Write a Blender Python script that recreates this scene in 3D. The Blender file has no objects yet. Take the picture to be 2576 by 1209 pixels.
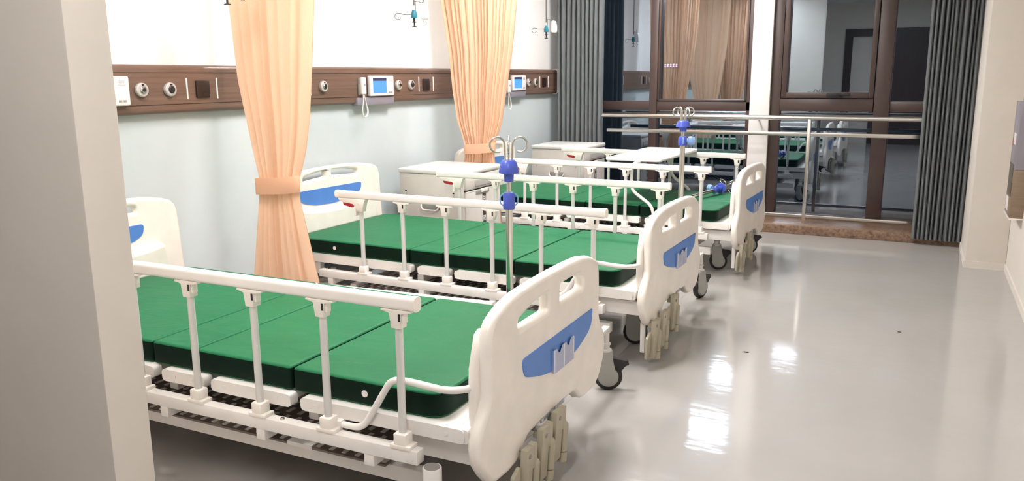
import bpy, bmesh, math, random
from mathutils import Vector, Matrix
random.seed(7)
PI = math.pi
scn = bpy.context.scene
COL = scn.collection

# ------------------------------------------------------------------ materials
def lin(c):
    return tuple(((v/255)/12.92 if v/255 <= .04045 else ((v/255+.055)/1.055)**2.4) for v in c)

def newmat(name):
    m = bpy.data.materials.new(name); m.use_nodes = True
    nt = m.node_tree; b = nt.nodes['Principled BSDF']
    return m, nt, b

def mat(name, col, rough=.45, metal=0., spec=.5, var=.04, bump=0., bscale=60., coat=0.):
    """plain surface with a faint procedural colour variation"""
    m, nt, b = newmat(name)
    b.inputs['Roughness'].default_value = rough
    b.inputs['Metallic'].default_value = metal
    b.inputs['Specular IOR Level'].default_value = spec
    b.inputs['Coat Weight'].default_value = coat
    tc = nt.nodes.new('ShaderNodeTexCoord'); n = nt.nodes.new('ShaderNodeTexNoise')
    n.inputs['Scale'].default_value = 9.
    nt.links.new(tc.outputs['Object'], n.inputs['Vector'])
    r = nt.nodes.new('ShaderNodeValToRGB')
    r.color_ramp.elements[0].position = .3; r.color_ramp.elements[1].position = .7
    r.color_ramp.elements[0].color = (*[c*(1-var) for c in col], 1)
    r.color_ramp.elements[1].color = (*[min(1, c*(1+var)) for c in col], 1)
    nt.links.new(n.outputs['Fac'], r.inputs['Fac']); nt.links.new(r.outputs['Color'], b.inputs['Base Color'])
    if bump:
        n2 = nt.nodes.new('ShaderNodeTexNoise'); n2.inputs['Scale'].default_value = bscale
        bp = nt.nodes.new('ShaderNodeBump'); bp.inputs['Strength'].default_value = bump; bp.inputs['Distance'].default_value = .01
        nt.links.new(tc.outputs['Object'], n2.inputs['Vector']); nt.links.new(n2.outputs['Fac'], bp.inputs['Height'])
        nt.links.new(bp.outputs['Normal'], b.inputs['Normal'])
    return m

def wood(name, c1, c2, axis_scale, rough=.4):
    m, nt, b = newmat(name)
    tc = nt.nodes.new('ShaderNodeTexCoord'); mp = nt.nodes.new('ShaderNodeMapping')
    mp.inputs['Scale'].default_value = axis_scale
    n = nt.nodes.new('ShaderNodeTexNoise'); n.inputs['Scale'].default_value = 1.; n.inputs['Detail'].default_value = 8.; n.inputs['Roughness'].default_value = .7
    r = nt.nodes.new('ShaderNodeValToRGB')
    r.color_ramp.elements[0].position = .3; r.color_ramp.elements[1].position = .72
    r.color_ramp.elements[0].color = (*c1, 1); r.color_ramp.elements[1].color = (*c2, 1)
    nt.links.new(tc.outputs['Object'], mp.inputs['Vector']); nt.links.new(mp.outputs['Vector'], n.inputs['Vector'])
    nt.links.new(n.outputs['Fac'], r.inputs['Fac']); nt.links.new(r.outputs['Color'], b.inputs['Base Color'])
    b.inputs['Roughness'].default_value = rough
    return m

def emit(name, col, strength):
    m, nt, b = newmat(name)
    b.inputs['Base Color'].default_value = (.02, .02, .02, 1)
    b.inputs['Emission Color'].default_value = (*col, 1); b.inputs['Emission Strength'].default_value = strength
    return m

M = {}
M['ivory']   = mat('ivory_plastic', (.89, .835, .775), .32, bump=.02, bscale=300)
M['white']   = mat('white_enamel', (.82, .79, .755), .3)
M['rail']    = mat('brushed_rail_white', (.86, .83, .80), .28)
M['post']    = mat('satin_aluminium', (.72, .71, .69), .35, metal=.25)
M['blue']    = mat('blue_plastic', (.080, .225, .62), .4)
M['bluepole'] = mat('blue_clamp_plastic', (.07, .11, .55), .3)
M['ltblue']  = mat('pale_blue_plastic', (.25, .42, .75), .3)
M['red']     = mat('red_plastic', (.42, .015, .03), .35)
M['steel']   = mat('stainless_steel', (.62, .60, .56), .18, metal=1.)
M['chrome']  = mat('chrome_wire', (.55, .53, .51), .15, metal=1.)
M['wire']    = mat('dull_dark_wire', (.20, .19, .18), .35, metal=.8)
M['satin']   = mat('satin_steel_rail', (.66, .64, .60), .27, metal=1.)
M['grey']    = mat('grey_castor_plastic', (.40, .40, .37), .45)
M['black']   = mat('black_rubber', (.018, .016, .016), .5)
M['dark']    = mat('dark_gap', (.01, .01, .01), .6)
M['crank']   = mat('beige_crank_paint', (.42, .385, .29), .4)
M['slate']   = mat('brown_grey_plate', (.17, .135, .118), .45)
M['cab']     = mat('warm_grey_cabinet', (.60, .56, .52), .4)
M['cabtop']  = mat('cabinet_top_white', (.74, .72, .70), .3)
M['cabgrey'] = mat('cabinet_recess_grey', (.28, .265, .25), .5)
M['device']  = mat('device_white', (.86, .80, .78), .35)
M['collar']  = mat('outlet_grey_white', (.50, .47, .45), .35)
M['grille']  = mat('device_grille_grey', (.35, .33, .33), .5)
M['teal']    = mat('teal_plastic', (.01, .17, .24), .35)
M['sock']    = mat('dark_brown_socket', (.022, .012, .009), .35)
M['lilac']   = mat('lilac_grey_plastic', (.26, .24, .28), .4)
M['tag']     = mat('card_pocket_plastic', (.40, .42, .58), .2)
M['tagedge'] = mat('card_pocket_edge', (.75, .80, .9), .2)
M['sticker'] = mat('grey_sticker', (.30, .32, .34), .4)
M['stripdark'] = mat('dark_sign_strip', (.045, .035, .03), .5)
M['letter']  = mat('white_lettering', (.82, .80, .77), .5)
M['wallup']  = mat('wall_paint_white', (.84, .82, .80), .75, spec=.25, var=.01)
M['walllow'] = mat('wall_paint_pale_blue', (.545, .60, .615), .7, spec=.25, var=.01)
M['wallcream'] = mat('wall_paint_cream', (.72, .67, .61), .7, spec=.25, var=.015)
M['ceil']    = mat('ceiling_white', (.85, .84, .82), .8, spec=.2, var=.01)
M['frame']   = wood('brown_window_frame', (.064, .040, .036), (.078, .051, .045), (3, 3, 3), .35)
M['panelwood'] = wood('headwall_wood', (.115, .066, .048), (.205, .13, .098), (8, 1.2, 55), .33)
M['unitwood'] = wood('wall_unit_wood', (.20, .14, .09), (.30, .22, .15), (6, 6, 40), .4)
M['doorwood'] = wood('door_wood', (.035, .018, .012), (.06, .032, .022), (30, 30, 2), .4)
M['peach']   = None
M['greyfab'] = mat('grey_curtain_cloth', (.32, .34, .35), .85, spec=.15, var=.05, bump=.05, bscale=900)
M['speck']   = mat('dark_speck', (.06, .055, .05), .7)

def cloth_peach():
    m, nt, b = newmat('peach_curtain_cloth')
    b.inputs['Base Color'].default_value = (.95, .745, .58, 1); b.inputs['Roughness'].default_value = .7
    b.inputs['Specular IOR Level'].default_value = .2
    b.inputs['Sheen Weight'].default_value = .15
    tr = nt.nodes.new('ShaderNodeBsdfTranslucent'); tr.inputs['Color'].default_value = (.97, .775, .61, 1)
    mx = nt.nodes.new('ShaderNodeMixShader'); mx.inputs['Fac'].default_value = .4
    out = nt.nodes['Material Output']
    tc = nt.nodes.new('ShaderNodeTexCoord'); n2 = nt.nodes.new('ShaderNodeTexNoise'); n2.inputs['Scale'].default_value = 500.
    bp = nt.nodes.new('ShaderNodeBump'); bp.inputs['Strength'].default_value = .05; bp.inputs['Distance'].default_value = .01
    nt.links.new(tc.outputs['Object'], n2.inputs['Vector']); nt.links.new(n2.outputs['Fac'], bp.inputs['Height']); nt.links.new(bp.outputs['Normal'], b.inputs['Normal'])
    nt.links.new(b.outputs[0], mx.inputs[1]); nt.links.new(tr.outputs[0], mx.inputs[2]); nt.links.new(mx.outputs[0], out.inputs['Surface'])
    return m
M['peach'] = cloth_peach()

def green_vinyl():
    m, nt, b = newmat('green_vinyl')
    b.inputs['Roughness'].default_value = .5; b.inputs['Specular IOR Level'].default_value = .15
    tc = nt.nodes.new('ShaderNodeTexCoord')
    n = nt.nodes.new('ShaderNodeTexNoise'); n.inputs['Scale'].default_value = 3.; n.inputs['Detail'].default_value = 2.
    r = nt.nodes.new('ShaderNodeValToRGB')
    r.color_ramp.elements[0].position = .3; r.color_ramp.elements[1].position = .7
    r.color_ramp.elements[0].color = (.012, .132, .052, 1); r.color_ramp.elements[1].color = (.014, .148, .060, 1)
    nt.links.new(tc.outputs['Object'], n.inputs['Vector']); nt.links.new(n.outputs['Fac'], r.inputs['Fac']); nt.links.new(r.outputs['Color'], b.inputs['Base Color'])
    mp = nt.nodes.new('ShaderNodeMapping'); mp.inputs['Scale'].default_value = (2.2, 5., 1.); mp.inputs['Rotation'].default_value = (0, 0, .5)
    n2 = nt.nodes.new('ShaderNodeTexNoise'); n2.inputs['Scale'].default_value = 2.; n2.inputs['Detail'].default_value = 3.; n2.inputs['Distortion'].default_value = .6
    bp = nt.nodes.new('ShaderNodeBump'); bp.inputs['Strength'].default_value = .35; bp.inputs['Distance'].default_value = .02
    nt.links.new(tc.outputs['Object'], mp.inputs['Vector']); nt.links.new(mp.outputs['Vector'], n2.inputs['Vector'])
    nt.links.new(n2.outputs['Fac'], bp.inputs['Height']); nt.links.new(bp.outputs['Normal'], b.inputs['Normal'])
    return m
M['green'] = green_vinyl()
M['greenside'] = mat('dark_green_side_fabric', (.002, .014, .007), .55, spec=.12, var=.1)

def floor_mat():
    m, nt, b = newmat('glossy_vinyl_floor')
    tc = nt.nodes.new('ShaderNodeTexCoord')
    n = nt.nodes.new('ShaderNodeTexNoise'); n.inputs['Scale'].default_value = 1.6; n.inputs['Detail'].default_value = 4.
    r = nt.nodes.new('ShaderNodeValToRGB')
    r.color_ramp.elements[0].position = .3; r.color_ramp.elements[1].position = .7
    r.color_ramp.elements[0].color = (.385, .368, .353, 1); r.color_ramp.elements[1].color = (.415, .397, .383, 1)
    nt.links.new(tc.outputs['Object'], n.inputs['Vector']); nt.links.new(n.outputs['Fac'], r.inputs['Fac']); nt.links.new(r.outputs['Color'], b.inputs['Base Color'])
    b.inputs['Roughness'].default_value = .095; b.inputs['Specular IOR Level'].default_value = .5
    mp = nt.nodes.new('ShaderNodeMapping'); mp.inputs['Scale'].default_value = (1., 2.2, 1.)
    n2 = nt.nodes.new('ShaderNodeTexNoise'); n2.inputs['Scale'].default_value = 7.; n2.inputs['Detail'].default_value = 2.
    bp = nt.nodes.new('ShaderNodeBump'); bp.inputs['Strength'].default_value = .06; bp.inputs['Distance'].default_value = .012
    nt.links.new(tc.outputs['Object'], mp.inputs['Vector']); nt.links.new(mp.outputs['Vector'], n2.inputs['Vector'])
    nt.links.new(n2.outputs['Fac'], bp.inputs['Height']); nt.links.new(bp.outputs['Normal'], b.inputs['Normal'])
    return m
M['floor'] = floor_mat()

def marble():
    m, nt, b = newmat('brown_marble')
    tc = nt.nodes.new('ShaderNodeTexCoord')
    v = nt.nodes.new('ShaderNodeTexVoronoi'); v.inputs['Scale'].default_value = 15.; v.feature = 'DISTANCE_TO_EDGE'
    n = nt.nodes.new('ShaderNodeTexNoise'); n.inputs['Scale'].default_value = 30.; n.inputs['Detail'].default_value = 10.; n.inputs['Roughness'].default_value = .75
    mxv = nt.nodes.new('ShaderNodeMix'); mxv.data_type = 'RGBA'; mxv.inputs[0].default_value = .12
    nt.links.new(tc.outputs['Object'], n.inputs['Vector'])
    nt.links.new(tc.outputs['Object'], mxv.inputs[6]); nt.links.new(n.outputs['Color'], mxv.inputs[7]); nt.links.new(mxv.outputs[2], v.inputs['Vector'])
    r1 = nt.nodes.new('ShaderNodeValToRGB'); r1.color_ramp.elements[0].position = .35; r1.color_ramp.elements[1].position = .68
    r1.color_ramp.elements[0].color = (.085, .042, .026, 1); r1.color_ramp.elements[1].color = (.40, .26, .175, 1)
    r2 = nt.nodes.new('ShaderNodeValToRGB'); r2.color_ramp.elements[0].position = 0.; r2.color_ramp.elements[1].position = .035
    r2.color_ramp.elements[0].color = (1, 1, 1, 1); r2.color_ramp.elements[1].color = (0, 0, 0, 1)
    mx = nt.nodes.new('ShaderNodeMix'); mx.data_type = 'RGBA'; mx.inputs[7].default_value = (.30, .20, .13, 1)
    nt.links.new(n.outputs['Fac'], r1.inputs['Fac']); nt.links.new(v.outputs['Distance'], r2.inputs['Fac'])
    nt.links.new(r2.outputs['Color'], mx.inputs[0]); nt.links.new(r1.outputs['Color'], mx.inputs[6]); nt.links.new(mx.outputs[2], b.inputs['Base Color'])
    b.inputs['Roughness'].default_value = .33
    return m
M['marble'] = marble()

def glass():
    m = bpy.data.materials.new('night_window_glass'); m.use_nodes = True
    nt = m.node_tree; nt.nodes.clear()
    out = nt.nodes.new('ShaderNodeOutputMaterial'); t = nt.nodes.new('ShaderNodeBsdfTransparent'); g = nt.nodes.new('ShaderNodeBsdfGlossy')
    t.inputs['Color'].default_value = (.55, .60, .62, 1); g.inputs['Color'].default_value = (.72, .84, 1., 1); g.inputs['Roughness'].default_value = .004
    lw = nt.nodes.new('ShaderNodeFresnel'); lw.inputs['IOR'].default_value = 1.5
    mt = nt.nodes.new('ShaderNodeMath'); mt.operation = 'ADD'; mt.inputs[1].default_value = .34
    mx = nt.nodes.new('ShaderNodeMixShader')
    nt.links.new(lw.outputs[0], mt.inputs[0]); nt.links.new(mt.outputs[0], mx.inputs['Fac'])
    nt.links.new(t.outputs[0], mx.inputs[1]); nt.links.new(g.outputs[0], mx.inputs[2]); nt.links.new(mx.outputs[0], out.inputs['Surface'])
    return m
M['glass'] = glass()
M['screen']  = emit('lit_blue_screen', (.06, .26, .95), 1.0)
M['screentop'] = emit('lit_screen_header', (.02, .03, .10), .6)
M['signglow'] = emit('neon_sign_glow', (.75, .6, 1.), 5.)
M['lamp']    = emit('ceiling_lamp_glow', (1., .97, .955), 42.)

# ------------------------------------------------------------------ mesh helpers
class MB:
    def __init__(s): s.bm = bmesh.new()
    def _mi(s, faces, mi):
        for f in faces: f.material_index = mi
    def box(s, x0, x1, y0, y1, z0, z1, bev=0., mi=0, seg=2):
        t = bmesh.new()
        bmesh.ops.create_cube(t, size=1.)
        bmesh.ops.transform(t, matrix=Matrix.Translation(((x0+x1)/2, (y0+y1)/2, (z0+z1)/2)) @ Matrix.Diagonal((abs(x1-x0), abs(y1-y0), abs(z1-z0), 1)), verts=t.verts)
        if bev: bmesh.ops.bevel(t, geom=list(t.edges), offset=bev, segments=seg, profile=.5, affect='EDGES', clamp_overlap=True)
        s._add(t, mi); return s
    def _add(s, t, mi=0, mtx=None):
        if mtx: bmesh.ops.transform(t, matrix=mtx, verts=t.verts)
        s._mi(t.faces, mi)
        me = bpy.data.meshes.new('tmp'); t.to_mesh(me); t.free(); s.bm.from_mesh(me); bpy.data.meshes.remove(me)
    def cyl(s, p0, p1, r, seg=20, r2=None, mi=0, cap=True):
        p0, p1 = Vector(p0), Vector(p1); d = p1-p0
        t = bmesh.new(); bmesh.ops.create_cone(t, cap_ends=cap, segments=seg, radius1=r, radius2=r if r2 is None else r2, depth=d.length)
        q = Vector((0, 0, 1)).rotation_difference(d.normalized()).to_matrix().to_4x4()
        s._add(t, mi, Matrix.Translation((p0+p1)/2) @ q); return s
    def sph(s, c, r, sc=(1, 1, 1), mi=0, seg=16):
        t = bmesh.new(); bmesh.ops.create_uvsphere(t, u_segments=seg, v_segments=seg//2+2, radius=r)
        s._add(t, mi, Matrix.Translation(c) @ Matrix.Diagonal((*sc, 1))); return s
    def tube(s, pts, r, seg=12, bend=0., mi=0, closed=False):
        P = [Vector(p) for p in pts]
        if bend:
            Q = [P[0]]
            for i in range(1, len(P)-1):
                a, b, c = P[i-1], P[i], P[i+1]; l = min(bend, (b-a).length*.48, (c-b).length*.48)
                p, q = b+(a-b).normalized()*l, b+(c-b).normalized()*l
                for k in range(7):
                    u = k/6; Q.append(p*(1-u)**2+b*2*u*(1-u)+q*u*u)
            Q.append(P[-1]); P = Q
        n = len(P); rings = []; up = None
        for i in range(n):
            if closed: tan = (P[(i+1) % n]-P[i-1]).normalized()
            else: tan = (P[min(i+1, n-1)]-P[max(i-1, 0)]).normalized()
            if up is None:
                up = tan.orthogonal().normalized()
            else:
                up = (up-tan*up.dot(tan)).normalized()
            side = tan.cross(up)
            rings.append([s.bm.verts.new(P[i]+(up*math.cos(2*PI*k/seg)+side*math.sin(2*PI*k/seg))*r) for k in range(seg)])
        fs = []
        for i in range(n if closed else n-1):
            A, B = rings[i], rings[(i+1) % n]
            for k in range(seg): fs.append(s.bm.faces.new((A[k], A[(k+1) % seg], B[(k+1) % seg], B[k])))
        if not closed:
            fs.append(s.bm.faces.new(rings[0][::-1])); fs.append(s.bm.faces.new(rings[-1]))
        s._mi(fs, mi); return s
    def lathe(s, prof, org=(0, 0, 0), seg=24, mtx=None, mi=0):
        t = bmesh.new(); rings = []
        for r, z in prof: rings.append([t.verts.new((max(r, 1e-4)*math.cos(2*PI*k/seg), max(r, 1e-4)*math.sin(2*PI*k/seg), z)) for k in range(seg)])
        for A, B in zip(rings, rings[1:]):
            for k in range(seg): t.faces.new((A[k], A[(k+1) % seg], B[(k+1) % seg], B[k]))
        t.faces.new(rings[0][::-1]); t.faces.new(rings[-1])
        s._add(t, mi, Matrix.Translation(org) @ (mtx or Matrix.Identity(4))); return s
    def mesh(s, me, mi=0, mtx=None):
        t = bmesh.new(); t.from_mesh(me); s._add(t, mi, mtx); return s
    def prism(s, poly, x0, x1, axis='x', mi=0, bev=0.):
        """polygon given in the two other axes, extruded along axis"""
        t = bmesh.new()
        def P(a, b, c): return {'x': (c, a, b), 'y': (a, c, b), 'z': (a, b, c)}[axis]
        A = [t.verts.new(P(a, b, x0)) for a, b in poly]; B = [t.verts.new(P(a, b, x1)) for a, b in poly]
        n = len(poly); t.faces.new(A); t.faces.new(B[::-1])
        for k in range(n): t.faces.new((A[k], B[k], B[(k+1) % n], A[(k+1) % n]))
        if bev: bmesh.ops.bevel(t, geom=list(t.edges), offset=bev, segments=2, profile=.5, affect='EDGES', clamp_overlap=True)
        s._add(t, mi); return s
    def data(s, name, mats, smooth=True, ang=38):
        bmesh.ops.recalc_face_normals(s.bm, faces=s.bm.faces)
        me = bpy.data.meshes.new(name); s.bm.to_mesh(me); s.bm.free()
        for m in (mats if isinstance(mats, (list, tuple)) else [mats]): me.materials.append(M[m])
        if smooth:
            me.polygons.foreach_set('use_smooth', [True]*len(me.polygons))
            me.set_sharp_from_angle(angle=math.radians(ang))
        return me

def ob(name, me, parent=None, loc=(0, 0, 0), rot=(0, 0, 0)):
    o = bpy.data.objects.new(name, me); COL.objects.link(o); o.location = loc; o.rotation_euler = rot
    if parent: o.parent = parent
    return o
def empty(name, loc=(0, 0, 0), rz=0.):
    o = bpy.data.objects.new(name, None); COL.objects.link(o); o.location = loc; o.rotation_euler = (0, 0, rz); o.empty_display_size = .1
    return o
def tag(o, label, cat, group=None):
    o['label'] = label; o['category'] = cat
    if group: o['group'] = group
    return o
def struct(o, label=None):
    o['kind'] = 'structure'
    if label: o['label'] = label; o['category'] = label.split('|')[-1] if '|' in label else o.name.split('_')[0]
    return o

def rounded(poly, r, n=5):
    """round the corners of a polygon (r: one radius or one per corner)"""
    out = []; N = len(poly); R = r if isinstance(r, (list, tuple)) else [r]*N
    for i in range(N):
        a, b, c = Vector(poly[i-1]), Vector(poly[i]), Vector(poly[(i+1) % N])
        l = min(R[i], (a-b).length*.49, (c-b).length*.49)
        if l < 1e-5: out.append(tuple(b)); continue
        p, q = b+(a-b).normalized()*l, b+(c-b).normalized()*l
        for k in range(n+1):
            u = k/n; v = p*(1-u)**2+b*2*u*(1-u)+q*u*u; out.append((v.x, v.y))
    return out

def plate(polys, thick, bev):
    """filled 2D outline (first) with holes (rest), thickness along local Z, rounded edges -> mesh datablock"""
    cu = bpy.data.curves.new('c', 'CURVE'); cu.dimensions = '2D'; cu.fill_mode = 'BOTH'
    cu.extrude = max(thick/2-bev, 0); cu.bevel_depth = bev; cu.bevel_resolution = 3; cu.offset = -bev
    for P in polys:
        sp = cu.splines.new('POLY'); sp.points.add(len(P)-1); sp.use_cyclic_u = True
        for p, (x, y) in zip(sp.points, P): p.co = (x, y, 0, 1)
    o = bpy.data.objects.new('c', cu); COL.objects.link(o)
    dg = bpy.context.evaluated_depsgraph_get(); me = bpy.data.meshes.new_from_object(o.evaluated_get(dg))
    bpy.data.objects.remove(o); bpy.data.curves.remove(cu)
    me.materials.clear()
    return me
YZ = Matrix(((0, 0, 1, 0), (1, 0, 0, 0), (0, 1, 0, 0), (0, 0, 0, 1)))   # plate (u,v,n) -> (y,z,x)
def at(mtx, x=0, y=0, z=0): return Matrix.Translation((x, y, z)) @ mtx

# ------------------------------------------------------------------ camera
def camera():
    yaw, pitch, roll, f = .4701, .19964, -.00832, 2019.67
    cy, sy, cp, sp = math.cos(yaw), math.sin(yaw), math.cos(pitch), math.sin(pitch)
    F = Vector((-sy*cp, cy*cp, -sp)); r = Vector((cy, sy, 0)); u = r.cross(F)
    R = r*math.cos(roll)+u*math.sin(roll); U = -r*math.sin(roll)+u*math.cos(roll)
    c = bpy.data.cameras.new('camera'); c.sensor_fit = 'HORIZONTAL'; c.sensor_width = 36; c.lens = f/2576*36; c.clip_start = .05; c.clip_end = 300
    o = bpy.data.objects.new('camera', c); COL.objects.link(o)
    o.matrix_world = Matrix(((R.x, U.x, -F.x, 0), (R.y, U.y, -F.y, 0), (R.z, U.z, -F.z, 1.355), (0, 0, 0, 1)))
    scn.camera = o
camera()

# ------------------------------------------------------------------ room
XL, XR, YB, YF, H = -3.36, .603, 7.80, -2.2, 2.75
def slab(name, b, m, label=None, bev=0.):
    o = ob(name, MB().box(*b, bev).data(name, m)); struct(o, label); return o
fl = MB().box(XL-.1, XR+.1, YF-.1, YB+.1, -.1, 0, mi=0)
# thin welded seam in the floor sheet
fl.box(-1.2535, -1.2505, YF, 7.24, -.002, .0006, mi=1)
o = struct(ob('floor', fl.data('floor', ['floor', 'cabgrey'])))
slab('ceiling', (XL-.1, XR+.1, YF-.1, YB+.1, H, H+.1), 'ceil')
w = MB().box(XL-.1, XL, YF-.1, YB+.1, 0, 1.315, mi=1).box(XL-.1, XL, YF-.1, YB+.1, 1.315, H, mi=0)
struct(ob('wall_left', w.data('wall_left', ['wallup', 'walllow'])))
slab('wall_right', (XR, XR+.1, YF-.1, YB+.1, 0, H), 'wallcream')
slab('wall_front', (XL, XR, YF-.1, YF, 0, H), 'wallcream')
slab('wall_pillar', (.352, XR, 6.45, YB+.1, 0, H), 'wallcream', bev=.006)
slab('wall_column', (-1.432, -1.256, 7.66, YB+.06, 0, H), 'wallup', bev=.004)
w = MB().box(XL, .352, 7.70, YB+.1, 2.55, H)
struct(ob('wall_back', w.data('wall_back', 'wallup')))
slab('wall_near', (XL, -1.54, 1.07, 1.1716, 0, H), 'wallcream', bev=.004)
slab('trim_1', (XL, .352, 7.24, YB, 0, .075), 'marble', bev=.004)
bb = MB().box(XR-.008, XR, 1.2, 6.45, 0, .05).box(.3435, XR-.008, 6.4415, 6.4495, 0, .05).box(.3435, .3515, 6.45, 7.24, 0, .05)
struct(ob('baseboard_right', bb.data('baseboard_right', 'wallcream')))
# dark door and pale passage behind the camera, only seen mirrored in the glass
d = empty('door_1', (0, YF, 0)); struct(d)
ob('door_frame', MB().box(-1.5, -1.36, 0, .05, 0, 2.1).box(-.1, .04, 0, .05, 0, 2.1).box(-1.5, .04, 0, .05, 2.1, 2.24).data('door_frame', 'doorwood'), d)
ob('door_leaf', MB().box(-.98, -.1, .005, .04, .01, 2.1).data('door_leaf', 'doorwood'), d)

# ------------------------------------------------------------------ windows
GY0, GY1 = 7.752, 7.760
def pane(par, x0, x1, z0, z1): return ob('pane', MB().box(x0, x1, GY0, GY1, z0, z1).data('pane', 'glass'), par)
w1 = empty('window_1', (0, 0, 0)); struct(w1)
f = MB()
FY = (7.70, 7.80)
f.box(XL, -1.432, *FY, .075, .115, .003).box(XL, -1.432, *FY, 2.50, 2.55, .003).box(XL, -3.30, *FY, .075, 2.55)
f.box(XL, -1.432, *FY, 1.037, 1.122, .004).box(-1.472, -1.432, *FY, .075, 2.55, .003).box(XL, -1.432, 7.715, 7.80, .985, 1.012, .003)
ob('window_frame', f.data('window_frame', 'frame'), w1)
ob('mullion', MB().box(-2.395, -2.318, 7.685, 7.80, .075, 2.55, .006).data('mullion', 'frame'), w1)
sf = MB().box(-2.316, -2.297, 7.69, 7.79, 1.122, 2.5, .003).box(-1.49, -1.472, 7.69, 7.79, 1.122, 2.5, .003).box(-2.316, -1.472, 7.69, 7.79, 1.122, 1.14, .003)
ob('sash', sf.data('sash', 'frame'), w1)
for a in ((-3.30, -2.395, 1.122, 2.5), (-2.297, -1.49, 1.14, 2.5), (-3.30, -2.395, .115, .985), (-2.318, -1.472, .115, .985), (-3.30, -2.395, 1.012, 1.037), (-2.318, -1.472, 1.012, 1.037)): pane(w1, *a)
w2 = empty('window_2', (0, 0, 0)); struct(w2)
f = MB()
f.box(-1.256, .352, *FY, .075, .11, .003).box(-1.256, .352, *FY, 2.5, 2.55, .003).box(-1.256, -1.168, *FY, .075, 2.55, .004)
f.box(-1.168, -.393, *FY, 1.04, 1.152, .004).box(-.279, .352, *FY, 1.04, 1.13, .004).box(-1.168, .352, 7.715, 7.80, .985, 1.008, .003)
ob('window_frame', f.data('window_frame', 'frame'), w2)
ob('mullion', MB().box(-.388, -.262, 7.685, 7.80, .075, 2.55, .008).data('mullion', 'frame'), w2)
sf = MB().box(-1.163, -1.118, 7.688, 7.79, 1.157, 2.5, .004).box(-.437, -.395, 7.688, 7.79, 1.157, 2.5, .004).box(-1.118, -.437, 7.688, 7.79, 1.157, 1.207, .004)
ob('sash', sf.data('sash', 'frame'), w2)
hd = MB().box(-.775, -.655, 7.655, 7.688, 1.165, 1.20, .006).box(-.66, -.58, 7.635, 7.66, 1.178, 1.20, .006)
hd.bm.verts.ensure_lookup_table()
h = ob('window_handle', hd.data('window_handle', 'dark'), w2)
for a in ((-1.118, -.437, 1.207, 2.5), (-.262, .352, 1.13, 2.5), (-1.168, -.388, .11, .985), (-.262, .352, .11, .985), (-1.168, -.388, 1.008, 1.04), (-.262, .352, 1.008, 1.04)): pane(w2, *a)

# ------------------------------------------------------------------ handrail in front of the window
hr = tag(empty('window_guard_rail', (-.868, 7.4, .075)), 'stainless steel guard rail with three bars in front of the dark windows', 'railing')
def hrp(name, mb, m='satin'): return ob(name, mb.data(name, m), hr, loc=(.868, -7.4, -.075))
t = MB().tube([(-2.76, 7.4, .995), (.352, 7.4, .995)], .021, 20); t.sph((-2.76, 7.4, .995), .021)
hrp('top_rail', t)
hrp('middle_bar', MB().box(-2.72, .352, 7.392, 7.408, .838, .872, .004))
hrp('lower_bar', MB().box(-2.72, .352, 7.392, 7.408, .125, .152, .004))
hrp('post', MB().box(-.883, -.853, 7.38, 7.42, .075, .985, .004))
hrp('bracket', MB().cyl((-1.34, 7.4, .985), (-1.34, 7.66, .96), .009))

# ------------------------------------------------------------------ curtains
def lerp_rows(rows, z):
    for a, b in zip(rows, rows[1:]):
        if b[0] <= z <= a[0]:
            t = (a[0]-z)/(a[0]-b[0]); return tuple(a[i]+(b[i]-a[i])*t for i in range(1, len(a)))
    return rows[0][1:] if z > rows[0][0] else rows[-1][1:]
def drape(rows, y0, pleats, depth, seed, nz=70, nx=190, thick=.003):
    """rows: (z, xl, xr, depth factor) from top to bottom"""
    rnd = random.Random(seed); me = MB(); bm = me.bm
    ph = [rnd.uniform(0, 6.28) for _ in range(6)]; am = [rnd.uniform(.5, 1.) for _ in range(6)]
    # uneven pleat spacing
    cuts = [0]
    for k in range(pleats): cuts.append(cuts[-1]+rnd.uniform(.55, 1.45))
    tot = cuts[-1]; cuts = [c/tot for c in cuts]
    hts = [rnd.uniform(.45, 1.) for _ in range(pleats)]
    def prof(u):
        for k in range(pleats):
            if u <= cuts[k+1] or k == pleats-1:
                t = (u-cuts[k])/(cuts[k+1]-cuts[k]); return hts[k]*(math.sin(PI*min(max(t, 0), 1))**.7)-.5
    z0, z1 = rows[-1][0], rows[0][0]; grid = []
    for j in range(nz+1):
        z = z1+(z0-z1)*j/nz; xl, xr, df = lerp_rows(rows, z); ring = []
        for i in range(nx+1):
            u = i/nx; w = prof(u)*depth*df
            s_ = sum(am[k]*math.sin((k+1)*2.1*u*PI+ph[k]+z*.6*(k % 3)) for k in range(4))*.006*df
            uu = u+.008*math.sin(u*PI*2*pleats)*(1-abs(2*u-1))
            edge = 1-abs(2*u-1)**6
            ring.append(bm.verts.new((xl+(xr-xl)*uu, y0-w-s_-depth*.5*df*(edge-1)*0, z)))
        grid.append(ring)
    for a, b in zip(grid, grid[1:]):
        for i in range(nx): bm.faces.new((a[i], a[i+1], b[i+1], b[i]))
    bmesh.ops.solidify(bm, geom=list(bm.faces), thickness=thick)
    return me
rowsA = [(2.75, -3.28, -2.62, 1.), (1.75, -3.24, -2.675, 1.), (1.36, -3.212, -2.721, 1.), (1.15, -3.171, -2.75, 1.), (.99, -3.137, -2.785, .95), (.85, -3.101, -2.834, .8), (.77, -3.106, -2.841, .75),
         (.52, -3.154, -2.79, .95), (.30, -3.193, -2.741, 1.05), (.255, -3.20, -2.73, 1.05)]
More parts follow.
